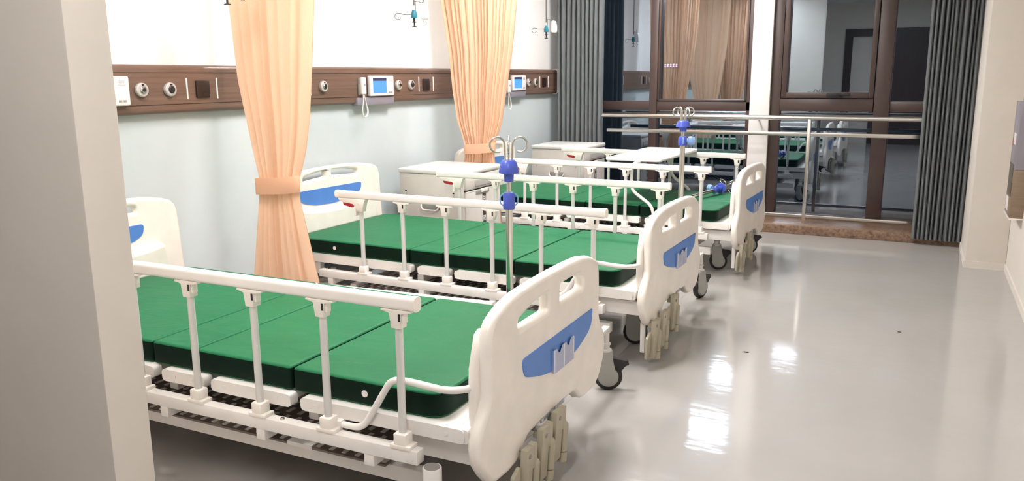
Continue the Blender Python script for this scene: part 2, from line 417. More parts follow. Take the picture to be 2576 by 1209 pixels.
rowsB = [(2.75, -3.24, -2.56, 1.), (1.9, -3.211, -2.598, 1.), (1.54, -3.15, -2.639, 1.), (1.26, -3.122, -2.69, 1.), (1.03, -3.085, -2.728, .95), (.88, -3.027, -2.783, .8), (.80, -3.027, -2.791, .75),
         (.55, -3.08, -2.76, .95), (.30, -3.12, -2.74, 1.05), (.255, -3.12, -2.735, 1.05)]
def privacy(rows, y0, seed, zb, label, pleats, dep=.045):
    c = empty('privacy_curtain', ((rows[-1][1]+rows[-1][2])/2, y0, rows[-1][0]))
    off = (-c.location.x, -y0, -c.location.z)
    ob('curtain_cloth', drape(rows, y0, pleats, dep, seed).data('curtain_cloth', 'peach', ang=180), c, off)
    za, zc = zb; b = MB(); N = 48
    xl, xr = lerp_rows(rows, (za+zc)/2)[:2]; cx, rx = (xl+xr)/2, (xr-xl)/2+.007
    for i, (zz) in enumerate((za, (za+zc)/2, zc)): pass
    rings = []
    for zz, k in ((zc, 1.), (zc+.004, 1.02), ((za+zc)/2, 1.015), (za-.004, 1.02), (za, 1.)):
        rings.append([b.bm.verts.new((cx+rx*k*math.copysign(abs(math.cos(2*PI*i/N))**.8, math.cos(2*PI*i/N)), y0+.004+.045*k*math.copysign(abs(math.sin(2*PI*i/N))**.8, math.sin(2*PI*i/N)), zz+.012*math.cos(2*PI*i/N))) for i in range(N)])
    for A, B in zip(rings, rings[1:]):
        for i in range(N): b.bm.faces.new((A[i], A[(i+1) % N], B[(i+1) % N], B[i]))
    bmesh.ops.solidify(b.bm, geom=list(b.bm.faces), thickness=.003)
    ob('tie_band', b.data('tie_band', 'peach', ang=60), c, off)
    tag(c, label, 'curtain', 'peach privacy curtains between the beds')
    return c
privacy(rowsA, 3.15, 3, (.862, .775), 'wide peach cloth curtain tied at the waist, hanging between the nearest two beds', 8, .036)
privacy(rowsB, 5.2, 11, (.882, .812), 'peach cloth curtain tied at the waist behind the first bedside cabinet', 17)
privacy(rowsA, 1.36, 21, (.862, .775), 'peach privacy curtain seen only as the rightmost reflection in the window', 15)

def window_curtain(name, x0, x1, y0, zb, n, depth, seed, label):
    rows = [(2.75, x0, x1, 1.), (zb, x0, x1, 1.)]
    rnd = random.Random(seed); mb = MB(); bm = mb.bm; nx, nz = n*14, 12; grid = []
    hh = [rnd.uniform(.75, 1.) for _ in range(n)]; wj = [rnd.uniform(-.2, .2) for _ in range(n+1)]; wj[0] = wj[-1] = 0
    for j in range(nz+1):
        z = 2.75+(zb-2.75)*j/nz; ring = []
        for k in range(n):
            a, b = (k+wj[k])/n, (k+1+wj[k+1])/n
            for i in range(14):
                t = i/14; u = a+(b-a)*t
                y = y0+depth*(.5-hh[k]*math.sin(PI*t)**.55)+.004*math.sin(z*2+k)
                ring.append(bm.verts.new((x0+(x1-x0)*u+.003*math.sin(z*1.7+k*1.3), y, z)))
        ring.append(bm.verts.new((x1, y0+depth*.5, z))); grid.append(ring)
    for A, B in zip(grid, grid[1:]):
        for i in range(len(A)-1): bm.faces.new((A[i], A[i+1], B[i+1], B[i]))
    bmesh.ops.solidify(bm, geom=list(bm.faces), thickness=.003)
    o = ob(name, mb.data(name, 'greyfab', ang=60)); tag(o, label, 'curtain', 'grey window curtains'); return o
window_curtain('window_curtain', -3.262, -2.79, 7.442, .078, 10, .07, 2, 'dark grey pleated curtain beside the end of the wooden headwall panel')
window_curtain('window_curtain', -.008, .349, 7.20, .045, 11, .07, 5, 'dark grey pleated curtain hanging next to the cream pillar over the marble sill')

# ------------------------------------------------------------------ headwall panel and the devices on it
PX = -3.31
pw = tag(empty('headwall_panel', (XL, 4.4, 1.315)), 'long wood-grain headwall panel running along the wall above the beds', 'wall panel')
prof = rounded([(XL, 1.197), (PX, 1.197), (PX, 1.432), (XL, 1.432)], [.0, .035, .035, .0], 6)
o = ob('panel_body', MB().prism([(a, b) for a, b in prof], .2, 7.548, 'y').data('panel_body', 'panelwood', ang=30), pw, (-XL, -4.4, -1.315))
ec = [(a, b) for a, b in rounded([(XL, 1.190), (PX+.004, 1.190), (PX+.004, 1.439), (XL, 1.439)], [0, .04, .04, 0], 6)]
ob('end_cap', MB().prism(ec, 7.546, 7.555, 'y').data('end_cap', 'device', ang=30), pw, (-XL, -4.4, -1.315))
gr = MB().box(PX-.001, PX+.0012, .2, 7.545, 1.392, 1.395).box(PX-.001, PX+.0012, .2, 7.545, 1.240, 1.2425)
ob('groove_line', gr.data('groove_line', 'sock'), pw, (-XL, -4.4, -1.315))
UN = (2.10, 4.203, 6.303)
for u in UN:
    for dy in ((-.358, .825, 1.02) if u > 3 else (.823, 1.017)):
        ob('divider_strip', MB().box(PX-.001, PX+.005, u+dy-.004, u+dy+.004, 1.262, 1.368, .002).data('divider_strip', 'device'), pw, (-XL, -4.4, -1.315))
    if u > 3:
        ob('lower_tray', MB().box(PX-.03, PX+.012, u+.08, u+.494, 1.186, 1.236, .004).data('lower_tray', 'lilac'), pw, (-XL, -4.4, -1.315))
RX = Matrix.Rotation(PI/2, 4, 'Y')
def gas(y, label, dark):
    g = empty('gas_outlet', (PX, y, 1.313))
    ob('collar', MB().lathe([(.0, 0), (.032, 0), (.034, .006), (.033, .016), (.028, .020), (.0, .020)], (0, 0, 0), 28, RX).data('collar', 'collar'), g)
    ob('valve_socket', MB().lathe([(.0, .0), (.018, .0), (.018, .024), (.014, .028), (.0, .028)], (0, 0, 0), 24, RX).lathe([(.0, .0), (.0085, .0), (.0085, .0295), (.0, .0295)], (0, 0, 0), 16, RX, mi=1).data('valve_socket', ['chrome' if not dark else 'black', 'black']), g)
    ob('mark', MB().box(.019, .0212, -.006, .006, .020, .028).data('mark', 'sock'), g)
    tag(g, label, 'gas outlet', 'round gas outlets on the headwall panel')
gas(2.651, 'round white gas outlet nearest the first monitor, with a plain metal centre', False)
gas(2.814, 'round gas outlet with black ring beside the dark socket, left of the wide peach curtain', True)
gas(3.958, 'lone round gas outlet just right of the wide peach curtain', False)
gas(4.760, 'round gas outlet directly right of the middle blue-screen monitor', False)
gas(4.919, 'round gas outlet with dark ring, second to the right of the middle monitor', True)
gas(6.861, 'small round gas outlet directly right of the far blue-screen monitor', False)
gas(7.017, 'small round gas outlet beside the last dark socket near the panel end', True)
def sock(y, label):
    s = empty('power_socket', (PX, y, 1.312))
    h = MB().box(0, .011, -.043, .043, -.043, .043, .004)
    for dy in (-.008, .008): h.box(.0105, .0118, dy-.0015, dy+.0015, .014, .022, 0, 1)
    h.box(.0105, .0118, -.001, .001, -.026, -.018, 0, 1).box(.0105, .0118, -.011, -.009, -.018, -.012, 0, 1).box(.0105, .0118, .009, .011, -.018, -.012, 0, 1)
    ob('faceplate', h.data('faceplate', ['sock', 'black']), s)
    tag(s, label, 'power socket', 'dark square sockets on the headwall panel')
sock(3.02, 'dark square power socket left of the wide peach curtain')
sock(5.12, 'dark square power socket right of the middle monitor, between two white strips')
sock(7.222, 'dark square power socket nearest the rounded end of the panel')
def monitor(y0, label):
    m = empty('intercom_monitor', (PX, y0+.135, 1.31))
    ob('housing', MB().box(0, .028, -.135, .135, -.067, .067, .008, seg=3).data('housing', 'device'), m)
    s = MB().box(.0275, .0292, -.105, .047, -.047, .033, 0, 0).box(.0275, .0292, -.105, .047, .033, .052, 0, 1)
    ob('screen', s.data('screen', ['screen', 'screentop']), m)
    g = MB()
    for k in range(4):
        for j in range(7): g.box(.0278, .0288, .074+j*.006, .0775+j*.006, .026+k*.006, .0292+k*.006)
    ob('speaker_grille', g.data('speaker_grille', 'grille'), m)
    for dy in (.078, .102): ob('button', MB().box(.0275, .0296, dy-.008, dy+.010, -.050, -.040, .001).data('button', 'grille'), m)
    tag(m, label, 'intercom', 'white wall monitors on the headwall panel')
monitor(2.303, 'white wall monitor half hidden behind the near wall end')
monitor(4.408, 'white wall monitor with blue screen between the two peach curtains')
monitor(6.503, 'white wall monitor with blue screen nearest the grey window curtain')
def handset(y, z, label):
    h = empty('call_handset', (PX, y, z))
    ob('cradle', MB().box(0, .016, -.032, .014, -.062, .048, .004).data('cradle', 'cabgrey'), h)
    ob('handset_body', MB().box(.014, .036, -.024, .022, -.058, .052, .008, seg=3).data('handset_body', 'device'), h)
    ob('call_button', MB().lathe([(0, 0), (.008, 0), (.008, .0385), (0, .0385)], (0, 0, .004), 18, RX).data('call_button', 'grille'), h)
    ob('looped_cord', MB().tube([(.025, -.004, -.056), (.03, -.012, -.10), (.034, -.030, -.16), (.036, -.026, -.195), (.036, -.008, -.204), (.036, .018, -.196), (.034, .026, -.165), (.03, .016, -.105), (.025, .004, -.056)], .0026, 8, .03).data('looped_cord', 'device'), h)
    ob('cord_sleeve', MB().tube([(.036, -.012, -.203), (.036, .014, -.197), (.035, .026, -.17), (.032, .022, -.14)], .0062, 10, .02).data('cord_sleeve', 'device'), h)
    tag(h, label, 'call handset', 'white call handsets on the headwall panel')
handset(4.335, 1.315, 'white nurse call handset with looped cord left of the middle monitor')
handset(6.428, 1.285, 'white nurse call handset with looped cord against the far peach curtain edge')

# ------------------------------------------------------------------ drip hangers on the ceiling
def loop_path(dx, sgn=1, r=.03, n=14, z=0., start=0., turn=1.6):
    pts = []
    for k in range(n+1):
        a = PI/2+sgn*0-turn*PI*k/n*sgn
        pts.append((dx+r*math.cos(a), 0, z+r*math.sin(a)))
    return pts
def hanger(x, y, zk, label, rz):
    """zk: height of the lower knob end"""
    h = empty('drip_hanger', (x, y, zk), rz)
    ob('rod', MB().cyl((0, 0, .135), (0, 0, H-zk), .0055, 12).cyl((.011, 0, .09), (.011, 0, .16), .0022, 8).data('rod', 'wire'), h)
    ob('clamp_block', MB().lathe([(.0, .055), (.021, .055), (.022, .065), (.016, .095), (.013, .105), (0, .105)], seg=20).data('clamp_block', 'teal'), h)
    ob('locking_knob', MB().lathe([(0, 0), (.016, 0), (.016, .004), (.005, .007), (.005, .028), (.017, .030), (.017, .033), (.007, .036), (.007, .056), (0, .056)], seg=20).data('locking_knob', 'black'), h)
    L = [(-.012, 0, .08), (-.07, 0, .079), (-.085, 0, .086)]+[(-.105+.02*math.cos(a), 0, .068+.02*math.sin(a)) for a in [PI*.35+PI*1.55*k/12 for k in range(13)]]
    ob('hook', MB().tube(L, .0024, 8).data('hook', 'wire'), h)
    L = [(.0, 0, .16), (.03, .004, .162), (.045, .006, .150), (.055, .008, .155), (.062, .01, .168), (.052, .012, .178)]
    ob('hook', MB().tube(L, .0026, 8).data('hook', 'wire'), h)
    tag(h, label, 'drip hanger', 'ceiling drip hangers above the beds')
    b = empty('drip_alarm', (x+.06*math.cos(rz), y+.06*math.sin(rz)+.008, zk+.05), rz)
    body = rounded([(-.024, 0), (.028, -.004), (.034, .03), (.022, .098), (-.02, .102)], .018, 6)
    ob('housing', MB().mesh(plate([body], .03, .008), 0, at(Matrix(((1, 0, 0, 0), (0, 0, -1, 0), (0, 1, 0, 0), (0, 0, 0, 1))))).data('housing', 'device'), b)
    ob('wire_hook', MB().tube([(.0, 0, .0), (-.004, 0, -.012), (.0, 0, -.028), (.010, 0, -.033), (.018, 0, -.026)], .002, 8, .008).tube([(0, 0, .098), (.0, 0, .12), (-.008, 0, .123)], .002, 8, .008).data('wire_hook', 'wire'), b)
    return b
G = 'white drip alarms hung from the ceiling hangers'
b = hanger(-2.985, 2.918, 1.705, 'ceiling drip hanger cut off by the top edge, in front of the wide peach curtain', .45)
tag(b, 'white drip alarm on the hanger cut off by the top of the picture', 'drip alarm', G)
b = hanger(-2.985, 4.507, 1.682, 'ceiling drip hanger with teal clamp between the two peach curtains', .45)
tag(b, 'white rounded drip alarm hung from the hanger between the peach curtains', 'drip alarm', G)
b = hanger(-2.985, 6.566, 1.689, 'ceiling drip hanger with teal clamp beside the left grey window curtain', .45)
tag(b, 'white rounded drip alarm hung beside the left grey window curtain', 'drip alarm', G)

# ------------------------------------------------------------------ ceiling lamps
for x, y, sx, sy, l in ((-1.68, 3.22, .25, .25, 'square ceiling lamp beside the wide peach curtain'), (-2.3, 1.9, .20, .20, 'added smaller square fill lamp on the ceiling above the head of the nearest bed'), (-2.1, 4.7, .25, .25, 'square ceiling lamp above the middle bed'), (-2.0, 6.6, .25, .25, 'square ceiling lamp above the bed by the window'), (-.64, .3, .08, .55, 'added narrow strip fill lamp on the ceiling above the aisle by the near wall end')):  # smaller square and narrow strip are unseen lamps added as fill light
    c = empty('ceiling_lamp', (x, y, H)); f = .02
    ob('lamp_frame', MB().box(-sx-f, sx+f, -sy-f, -sy, -.03, 0).box(-sx-f, sx+f, sy, sy+f, -.03, 0).box(-sx-f, -sx, -sy, sy, -.03, 0).box(sx, sx+f, -sy, sy, -.03, 0).data('lamp_frame', 'white'), c)
    ob('diffuser', MB().box(-sx, sx, -sy, sy, -.02, -.005).data('diffuser', 'lamp'), c)
    tag(c, l, 'ceiling lamp', 'ceiling lamps')

# ------------------------------------------------------------------ hospital beds
YC = .512
def sym(half, c=YC, k=1.): return [(c+y*k, z) for y, z in half]+[(c-y*k, z) for y, z in half[::-1] if y > 1e-6]
foot_half = [(0, .737), (.15, .735), (.28, .730), (.37, .717), (.42, .701), (.455, .686), (.476, .665), (.485, .640), (.488, .60), (.490, .47), (.505, .435), (.545, .395), (.562, .36), (.566, .325), (.556, .28), (.52, .235), (.488, .205), (.45, .19), (.36, .185), (.30, .190), (.262, .205), (.24, .228), (.215, .243), (.19, .247), (0, .247)]
head_half = [(0, .828), (.15, .826), (.28, .818), (.40, .800), (.445, .784), (.468, .762), (.478, .73), (.485, .66), (.492, .52), (.50, .40), (.50, .36), (.48, .32), (.44, .30), (0, .30)]
flange_half = [(0, .595), (.40, .595), (.445, .625), (.47, .655), (.495, .645), (.515, .60), (.535, .55), (.54, .48), (.54, .40), (.53, .36), (.50, .34), (0, .34)]
hl = rounded([(.272, .612), (.498, .618), (.502, .664), (.47, .668), (.30, .640)], .016, 5)
hl = rounded([(.272, .612), (.50, .612), (.50, .670), (.40, .670), (.272, .642)], [.014, .012, .012, .05, .014], 5)
hr_ = rounded([(.60, .614), (.818, .614), (.818, .656), (.74, .674), (.60, .674)], [.012, .014, .014, .05, .012], 5)
FX = .06
D = {}
D['footboard'] = MB().mesh(plate([sym(foot_half, .535, .932), hl, hr_], .042, .016), 0, at(YZ, FX-.021)).data('footboard', 'ivory', ang=60)
D['foot_flange'] = MB().mesh(plate([sym(flange_half, .535, .88)], .03, .011), 0, at(YZ, FX-.05)).data('foot_flange', 'ivory', ang=60)
bl = rounded([(.287, .513), (.903, .513), (.893, .458), (.865, .436), (.78, .408), (.68, .392), (.56, .392), (.47, .404), (.39, .424), (.30, .452)], [.02, .006, .02, .02, .05, .05, .05, .05, .03, .03], 4)
D['foot_blue'] = MB().mesh(plate([bl], .008, .002), 0, at(YZ, FX)).data('blue_panel', 'blue', ang=40)
# card pocket: clear leaf with scalloped top, white edges
sc = [(.518, .388), (.692, .388), (.692, .470)]+[(.668, .470), (.660, .464), (.655, .455), (.642, .452), (.632, .458), (.626, .468), (.612, .470), (.606, .470)]+[(.592, .470), (.582, .462), (.572, .452), (.558, .452), (.548, .460), (.542, .470), (.518, .472)]
cp = MB().mesh(plate([sc], .002, .0004), 0, at(YZ, FX+.011)).box(FX+.004, FX+.010, .520, .524, .39, .468).box(FX+.004, FX+.010, .686, .690, .39, .468)
cp.box(FX+.010, FX+.0135, .517, .521, .388, .470, .0005, 1).box(FX+.010, FX+.0135, .603, .606, .388, .470, .0005, 1).box(FX+.010, FX+.0135, .689, .693, .388, .470, .0005, 1)
D['card'] = cp.data('card_pocket', ['tag', 'tagedge'])
D['sticker'] = [MB().box(FX-.002, FX+.0025, y, y+.085, .249, .262, .0005).box(FX+.002, FX+.003, y+.004, y+.018, .2515, .2595, 0, 1).data('label_sticker', ['sticker', 'device']) for y in (.43, .545)]
hh1 = rounded([(.24, .752), (.44, .765), (.44, .800), (.36, .797), (.24, .778)], [.012, .01, .01, .05, .012], 5)
hh2 = rounded([(.50, .767), (.75, .752), (.75, .778), (.62, .800), (.50, .803)], [.01, .012, .012, .05, .01], 5)
D['headboard'] = MB().mesh(plate([sym(head_half), hh1, hh2], .045, .017), 0, at(YZ, -2.165)).data('headboard', 'ivory', ang=60)
hb = rounded([(.17, .70), (.785, .695), (.775, .645), (.73, .622), (.62, .60), (.48, .592), (.33, .60), (.23, .622), (.18, .65)], .02, 4)
D['head_blue'] = MB().mesh(plate([hb], .008, .002), 0, at(YZ, -2.1425)).data('blue_panel', 'blue', ang=40)
D['head_ledge'] = MB().mesh(plate([rounded([(.10, .44), (.90, .44), (.86, .60), (.78, .585), (.62, .575), (.48, .570), (.33, .575), (.2, .59), (.13, .61)], .03, 4)], .06, .02), 0, at(YZ, -2.12)).data('head_ledge', 'ivory', ang=60)
SEG = ((-2.10, -1.24), (-1.20, -1.00), (-.97, -.63), (-.59, .0))
def deck():
    m = MB()
    for k, (a, b) in enumerate(SEG):
        for y0 in (.030, .958):
            m.prism(rounded([(a, .335), (b, .335), (b, .378), (a, .378)], .016, 4), y0, y0+.036, 'y')
        m.box(a+.03, b-.03, .066, .958, .362, .376)
        for x in (a+.03, b-.05): m.box(x, x+.022, .066, .958, .340, .362)
    m.prism(rounded([(-.03, .335), (.012, .335), (.012, .378), (-.03, .378)], .012, 4), .034, .990, 'y')
    for s in SEG:
        for x in (s[0]+.06, s[1]-.06): m.box(x-.006, x+.006, .028, .031, .352, .362)
    return m
D['deck'] = deck().data('mattress_deck', 'white', ang=40)
def mainframe():
    m = MB()
    for y in (.33, .655): m.box(-2.12, .0, y, y+.04, .270, .318, .004)
    for y in (.070, .915): m.box(-.235, .02, y, y+.035, .252, .322, .004).box(-2.12, -1.9, y, y+.035, .252, .322, .004)
    for x in (-2.10, -1.25, -.62, -.235): m.box(x, x+.04, .10, .920, .272, .316, .003)
    for x in (-1.85, -.25):
        for y in (.085, .92): m.box(x-.02, x+.02, y, y+.022, .325, .362)
    m.box(-.01, FX-.06, .08, .95, .25, .33, .004)
    m.box(-2.15, -2.11, .08, .95, .25, .33, .004)
    return m
D['main'] = mainframe().data('main_frame', 'white')
def baseframe():
    m = MB()
    for y in (.07, .91): m.box(-2.0, -.125, y, y+.04, .145, .196, .004)
    for x in (-2.0, -.33): m.box(x, x+.05, .11, .91, .15, .192, .004)
    for x, d in ((-1.7, .25), (-.55, -.25)):
        for y in (.13, .86):
            m.prism([(x, .18), (x+.04, .18), (x+d+.04, .30), (x+d, .30)], .34 if y < .5 else .66, .365 if y < .5 else .685, 'y')
    m.box(-1.36, -1.30, .11, .91, .15, .19, .003)
    return m
D['base'] = baseframe().data('base_frame', 'white')
def shelf():
    m = MB().box(-1.62, -.66, .035, .985, .205, .212, 0, 0).box(-.56, -.28, .035, .985, .205, .212, 0, 0).box(-.66, -.56, .035, .985, .203, .216, 0, 1).box(-1.66, -1.62, .035, .985, .20, .23, 0, 1)
    for row in range(16):
        y = 0.045+row*.058
        for c in range(27):
            x = -1.60+c*.050+(row % 2)*.025
            if x > -.30 or -.69 < x < -.55: continue
            m.box(x, x+.015, y, y+.038, .2115, .2145, .0, 2)  # raised white strips stand in for lit floor seen through slots
    return m
D['shelf'] = shelf().data('under_shelf', ['slate', 'white', 'white'])
POSTX = (-.187, -.456, -.727, -.995, -1.262, -1.532)
RL = rounded([(-.017, .722), (.017, .722), (.017, .762), (-.017, .762)], .012, 5)
D['rail'] = MB().prism(RL, -1.69, -.128, 'x').data('side_rail', 'rail', ang=40)
D['railcap'] = MB().prism(rounded([(-.0185, .7205), (.0185, .7205), (.0185, .7635), (-.0185, .7635)], .013, 5), -.14, -.122, 'x', 0, .002).data('rail_cap', 'ivory', ang=40)
D['post'] = MB().cyl((0, 0, .34), (0, 0, .70), .0118, 16).data('post', 'post')
D['holder'] = MB().prism([(-.050, .7225), (.050, .7225), (.050, .7165), (.030, .713), (.018, .7135), (.0165, .668), (-.0165, .668), (-.020, .713), (-.032, .715), (-.05, .7165)], -.016, .016, 'y', 0, .0015).box(.0165, .024, -.012, .012, .682, .714, .003).box(.009, .0165, -.0170, -.0150, .690, .7115, 0, 1).data('post_holder', ['ivory', 'dark'])
D['foot'] = MB().box(-.021, .021, -.021, .021, .306, .352, .005).box(-.033, .036, -.023, .023, .305, .318, .003).data('post_foot', 'ivory')
bmf = MB().box(-1.836, -.128, -.019, .019, .265, .307, .003)
for x in (-.30, -.72, -1.15, -1.76): bmf.box(x-.018, x+.018, -.017, .08, .228, .267, .003)
for x in (-.215, -.64, -1.79): bmf.lathe([(0, .306), (.008, .306), (.008, .310), (.005, .313), (0, .313)], (x, 0, 0), 12, mi=1)
D['beam'] = bmf.data('base_beam', ['white', 'chrome'])
D['latch'] = MB().prism([(-1.675, .7225), (-1.49, .7225), (-1.505, .70), (-1.512, .655), (-1.552, .655), (-1.562, .685), (-1.575, .697), (-1.645, .700), (-1.668, .708)], -.0165, .0165, 'y', 0, .002).lathe([(0, -.0185), (.009, -.0185), (.009, .0185), (0, .0185)], (-1.535, 0, .694), 16, Matrix.Rotation(PI/2, 4, 'X'), mi=1).box(-1.568, -1.558, -.0175, .0175, .63, .685, .003).data('latch_housing', ['ivory', 'device'])
D['lever'] = MB().prism(rounded([(-1.648, .699), (-1.572, .697), (-1.567, .682), (-1.58, .674), (-1.64, .684)], .006, 3), -.013, .013, 'y', 0, .001).data('release_lever', 'red')
# folded far rail of the nearest bed
def tube_S():
    y0, y1 = .022, 1.002
    p = [(-.42, y0, .322), (-.345, y0, .322), (-.235, y0, .497), (-.175, y0, .500), (-.045, y0, .492), (.012, y0+.05, .492), (.012, y0+.16, .505), (.012, y1-.16, .505), (.012, y1-.05, .492), (-.045, y1, .492), (-.175, y1, .500), (-.235, y1, .497), (-.345, y1, .322), (-.42, y1, .322)]
    return MB().tube(p, .0105, 12, .05).box(-.47, -.42, y0-.012, y0+.02, .31, .336, .004).box(-.47, -.42, y1-.02, y1+.012, .31, .336, .004)
D['stopper'] = tube_S().data('mattress_stopper', 'white')
D['wire_stop'] = MB().tube([(.0, .12, .37), (.0, .12, .425), (.0, .20, .44), (.0, .85, .44), (.0, .93, .425), (.0, .93, .37)], .005, 8, .02).data('mattress_stopper', 'white')
D['bumper'] = MB().lathe([(.0, .03), (.027, .03), (.028, .04), (.028, .258), (.027, .262), (.0, .262)], seg=28).lathe([(.0, .255), (.0235, .255), (.0235, .2635), (.0, .2635)], seg=28, mi=1).data('corner_bumper', ['white', 'cabgrey'])
# crank: fork plate, folded main arm, folding handle with cap
D['crank'] = MB().box(-.011, .011, -.030, .026, -.165, .012, .003).box(-.034, -.008, -.008, .008, -.03, .006, .002).lathe([(0, 0), (.0075, 0), (.0075, .003), (0, .003)], (.011, -.004, -.014), 14, RX, mi=1).cyl((-.06, 0, .0), (-.01, 0, .0), .010, 14, mi=1).data('crank', ['crank', 'cabgrey'])
D['crank_grip'] = MB().prism(rounded([(.020, .014), (.052, .016), (.056, -.055), (.036, -.068), (.020, -.062)], .010, 3), -.010, .010, 'x', 0, .002).cyl((.002, .056, -.060), (.002, .056, -.150), .0175, 18).sph((.002, .056, -.060), .0175).cyl((.002, .056, -.153), (.002, .056, -.188), .0190, 18).data('crank_grip', 'crank')
D['crank_plate'] = MB().prism(rounded([(-.085, -.060), (-.040, -.035), (-.032, -.065), (-.032, -.165), (-.080, -.165)], .008, 3), -.016, -.004, 'x', 0, .002).data('crank_plate', 'crank')
D['guard'] = MB().box(.010, .034, -.010, .012, .055, .262, .004).data('crank_guard', 'white')
def caster():
    sh = MB().lathe([(.0, .165), (.028, .165), (.029, .182), (.020, .188), (.020, .205), (.024, .207), (.024, .214), (.017, .218), (.017, .262), (0, .262)], seg=24, mi=0)
    return sh
D['stem'] = MB().lathe([(.0, .178), (.027, .178), (.028, .186), (.019, .190), (.019, .206), (.023, .208), (.023, .214), (.017, .218), (.017, .270), (0, .270)], seg=24).data('stem', 'post')
fk = MB()
for s_ in (-1, 1):
    fk.prism(rounded([(-.030, .178), (.030, .178), (.036, .130), (.052, .062), (.040, .034), (.012, .020), (-.020, .036), (-.033, .075), (-.034, .13)], .014, 4), s_*.021-.003, s_*.021+.003, 'y', 0, .002)
fk.box(-.031, .031, -.022, .022, .158, .180, .006)
D['fork'] = fk.data('fork', 'grey')
D['wheel'] = MB().lathe([(.0, -.016), (.046, -.016), (.050, -.014), (.0595, -.012), (.0625, -.006), (.0625, .006), (.0595, .012), (.050, .014), (.046, .016), (.0, .016)], (.014, 0, .0625), 36, Matrix.Rotation(PI/2, 4, 'X'), mi=0).lathe([(.0, -.0185), (.040, -.0185), (.0465, -.0155), (.0465, .0155), (.040, .0185), (.0, .0185)], (.014, 0, .0625), 32, Matrix.Rotation(PI/2, 4, 'X'), mi=1).data('wheel', ['black', 'grey'])
D['brake'] = MB().prism(rounded([(.028, .150), (.098, .138), (.106, .120), (.088, .116), (.075, .095), (.060, .085), (.045, .112), (.028, .118)], .006, 3), -.016, .016, 'y', 0, .003).data('brake_pedal', 'black')

def mattress_mesh():
    m = MB(); secs = ((-2.085, -1.274), (-1.267, -1.064), (-1.058, -.647), (-.637, -.088))
    for k, (a, b) in enumerate(secs):
        rr = [.012]*4
        if k == 0: rr = [.05, .012, .012, .05]
        if k == 3: rr = [.012, .07, .07, .012]
        P = rounded([(a, .058), (b, .058), (b, .962), (a, .962)], rr, 6)
        m.mesh(plate([P], .082, .011), 0, Matrix.Translation((0, 0, .419)))
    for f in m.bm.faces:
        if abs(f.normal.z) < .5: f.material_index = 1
    return m
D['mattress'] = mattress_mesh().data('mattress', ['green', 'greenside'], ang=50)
D['eyelet'] = MB().lathe([(0, 0), (.011, 0), (.011, .0025), (.006, .003), (.004, .0015), (0, .0015)], seg=18, mtx=Matrix.Rotation(PI/2, 4, 'X')).data('vent_eyelet', 'device')

def side_rail(par, y, folded=False):
    if not folded:
        r = ob('side_rail', D['rail'], par, (0, y, 0))
        ob('rail_cap', D['railcap'], r); ob('rail_cap', D['railcap'], r, (-1.556, 0, 0)); ob('latch_housing', D['latch'], r); ob('release_lever', D['lever'], r)
        for x in POSTX:
            ob('post', D['post'], r, (x, 0, 0))
            if x > -1.5: ob('post_holder', D['holder'], r, (x, 0, 0))
            ob('post_foot', D['foot'], r, (x, 0, 0))
        ob('base_beam', D['beam'], r)
    else:
        r = ob('side_rail', D['rail'], par, (-.29, y+.035, -.318+.0), (0, -.019, 0))
        ob('rail_cap', D['railcap'], r); ob('rail_cap', D['railcap'], r, (-1.556, 0, 0))
        b = MB()
        for x in POSTX: b.cyl((x+.29-.31, 0, .715), (x+.29, -.0, .66), .0118, 14)
        ob('folded_posts', b.data('folded_posts', 'post'), r)
        ob('base_beam', D['beam'], par, (0, y, 0))
    return r

def bed(x, y, t, label, near, far, nearrot, farrot, cranks, folded, wire, bump, fy):
    r = tag(empty('hospital_bed', (x, y, 0), t), label, 'hospital bed', 'white hospital beds in a row')
    fb = ob('footboard', D['footboard'], r, (0, fy[0]-.535*fy[1], 0)); fb.scale = (1, fy[1], 1)
    ob('blue_panel', D['foot_blue'], fb); ob('card_pocket', D['card'], fb); ob('rear_flange', D['foot_flange'], fb)
    for s in D['sticker']: ob('label_sticker', s, fb)
    hb = ob('headboard', D['headboard'], r); ob('blue_panel', D['head_blue'], hb); ob('lower_ledge', D['head_ledge'], hb)
    ob('mattress_deck', D['deck'], r); ob('main_frame', D['main'], r); ob('base_frame', D['base'], r); ob('under_shelf', D['shelf'], r)
    side_rail(r, 0.); side_rail(r, 1.02, folded)
    ob('mattress_stopper', D['wire_stop'] if wire else D['stopper'], r)
    if bump: ob('corner_bumper', D['bumper'], r, (-.091, 0, 0))
    for (cy, cz) in cranks:
        c = ob('crank', D['crank'], r, (.085, cy, cz), (-.06, .04, 0)); ob('crank_grip', D['crank_grip'], c); ob('crank_plate', D['crank_plate'], c)
    ob('crank_guard', D['guard'], r, (0, .13, 0))
    for (px, py), rot in ((near, nearrot), (far, farrot), ((-1.9, .18), .4), ((-1.9, .86), 2.)):
        s = ob('caster', D['stem'], r, (px, py, 0), (0, 0, rot)); ob('fork', D['fork'], s); ob('wheel', D['wheel'], s); ob('brake_pedal', D['brake'], s)
    if far[1] > .95:
        ob('caster_arm', MB().box(far[0]-.016, far[0]+.016, .93, far[1]+.016, .266, .288, .004).data('caster_arm', 'white'), r)
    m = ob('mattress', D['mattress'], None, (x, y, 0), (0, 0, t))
    for ex in (-.36, -1.78):
        ob('vent_eyelet', D['eyelet'], m, (ex, .059, .418))
    return r, m
B1 = (-1.0844, 1.7963, .0187); B2 = (-1.1362, 3.439, -.0108); B3 = (-1.1119, 5.3787, -.0284)
MG = 'green vinyl mattresses on the beds'
r, m = bed(*B1, 'white hospital bed nearest the camera, its left end hidden by the near wall end', (-.47, .30), (-.05, 1.385), .3, .35, ((.515, .255), (.40, .242), (.275, .225)), True, False, True, (.535, 1.))
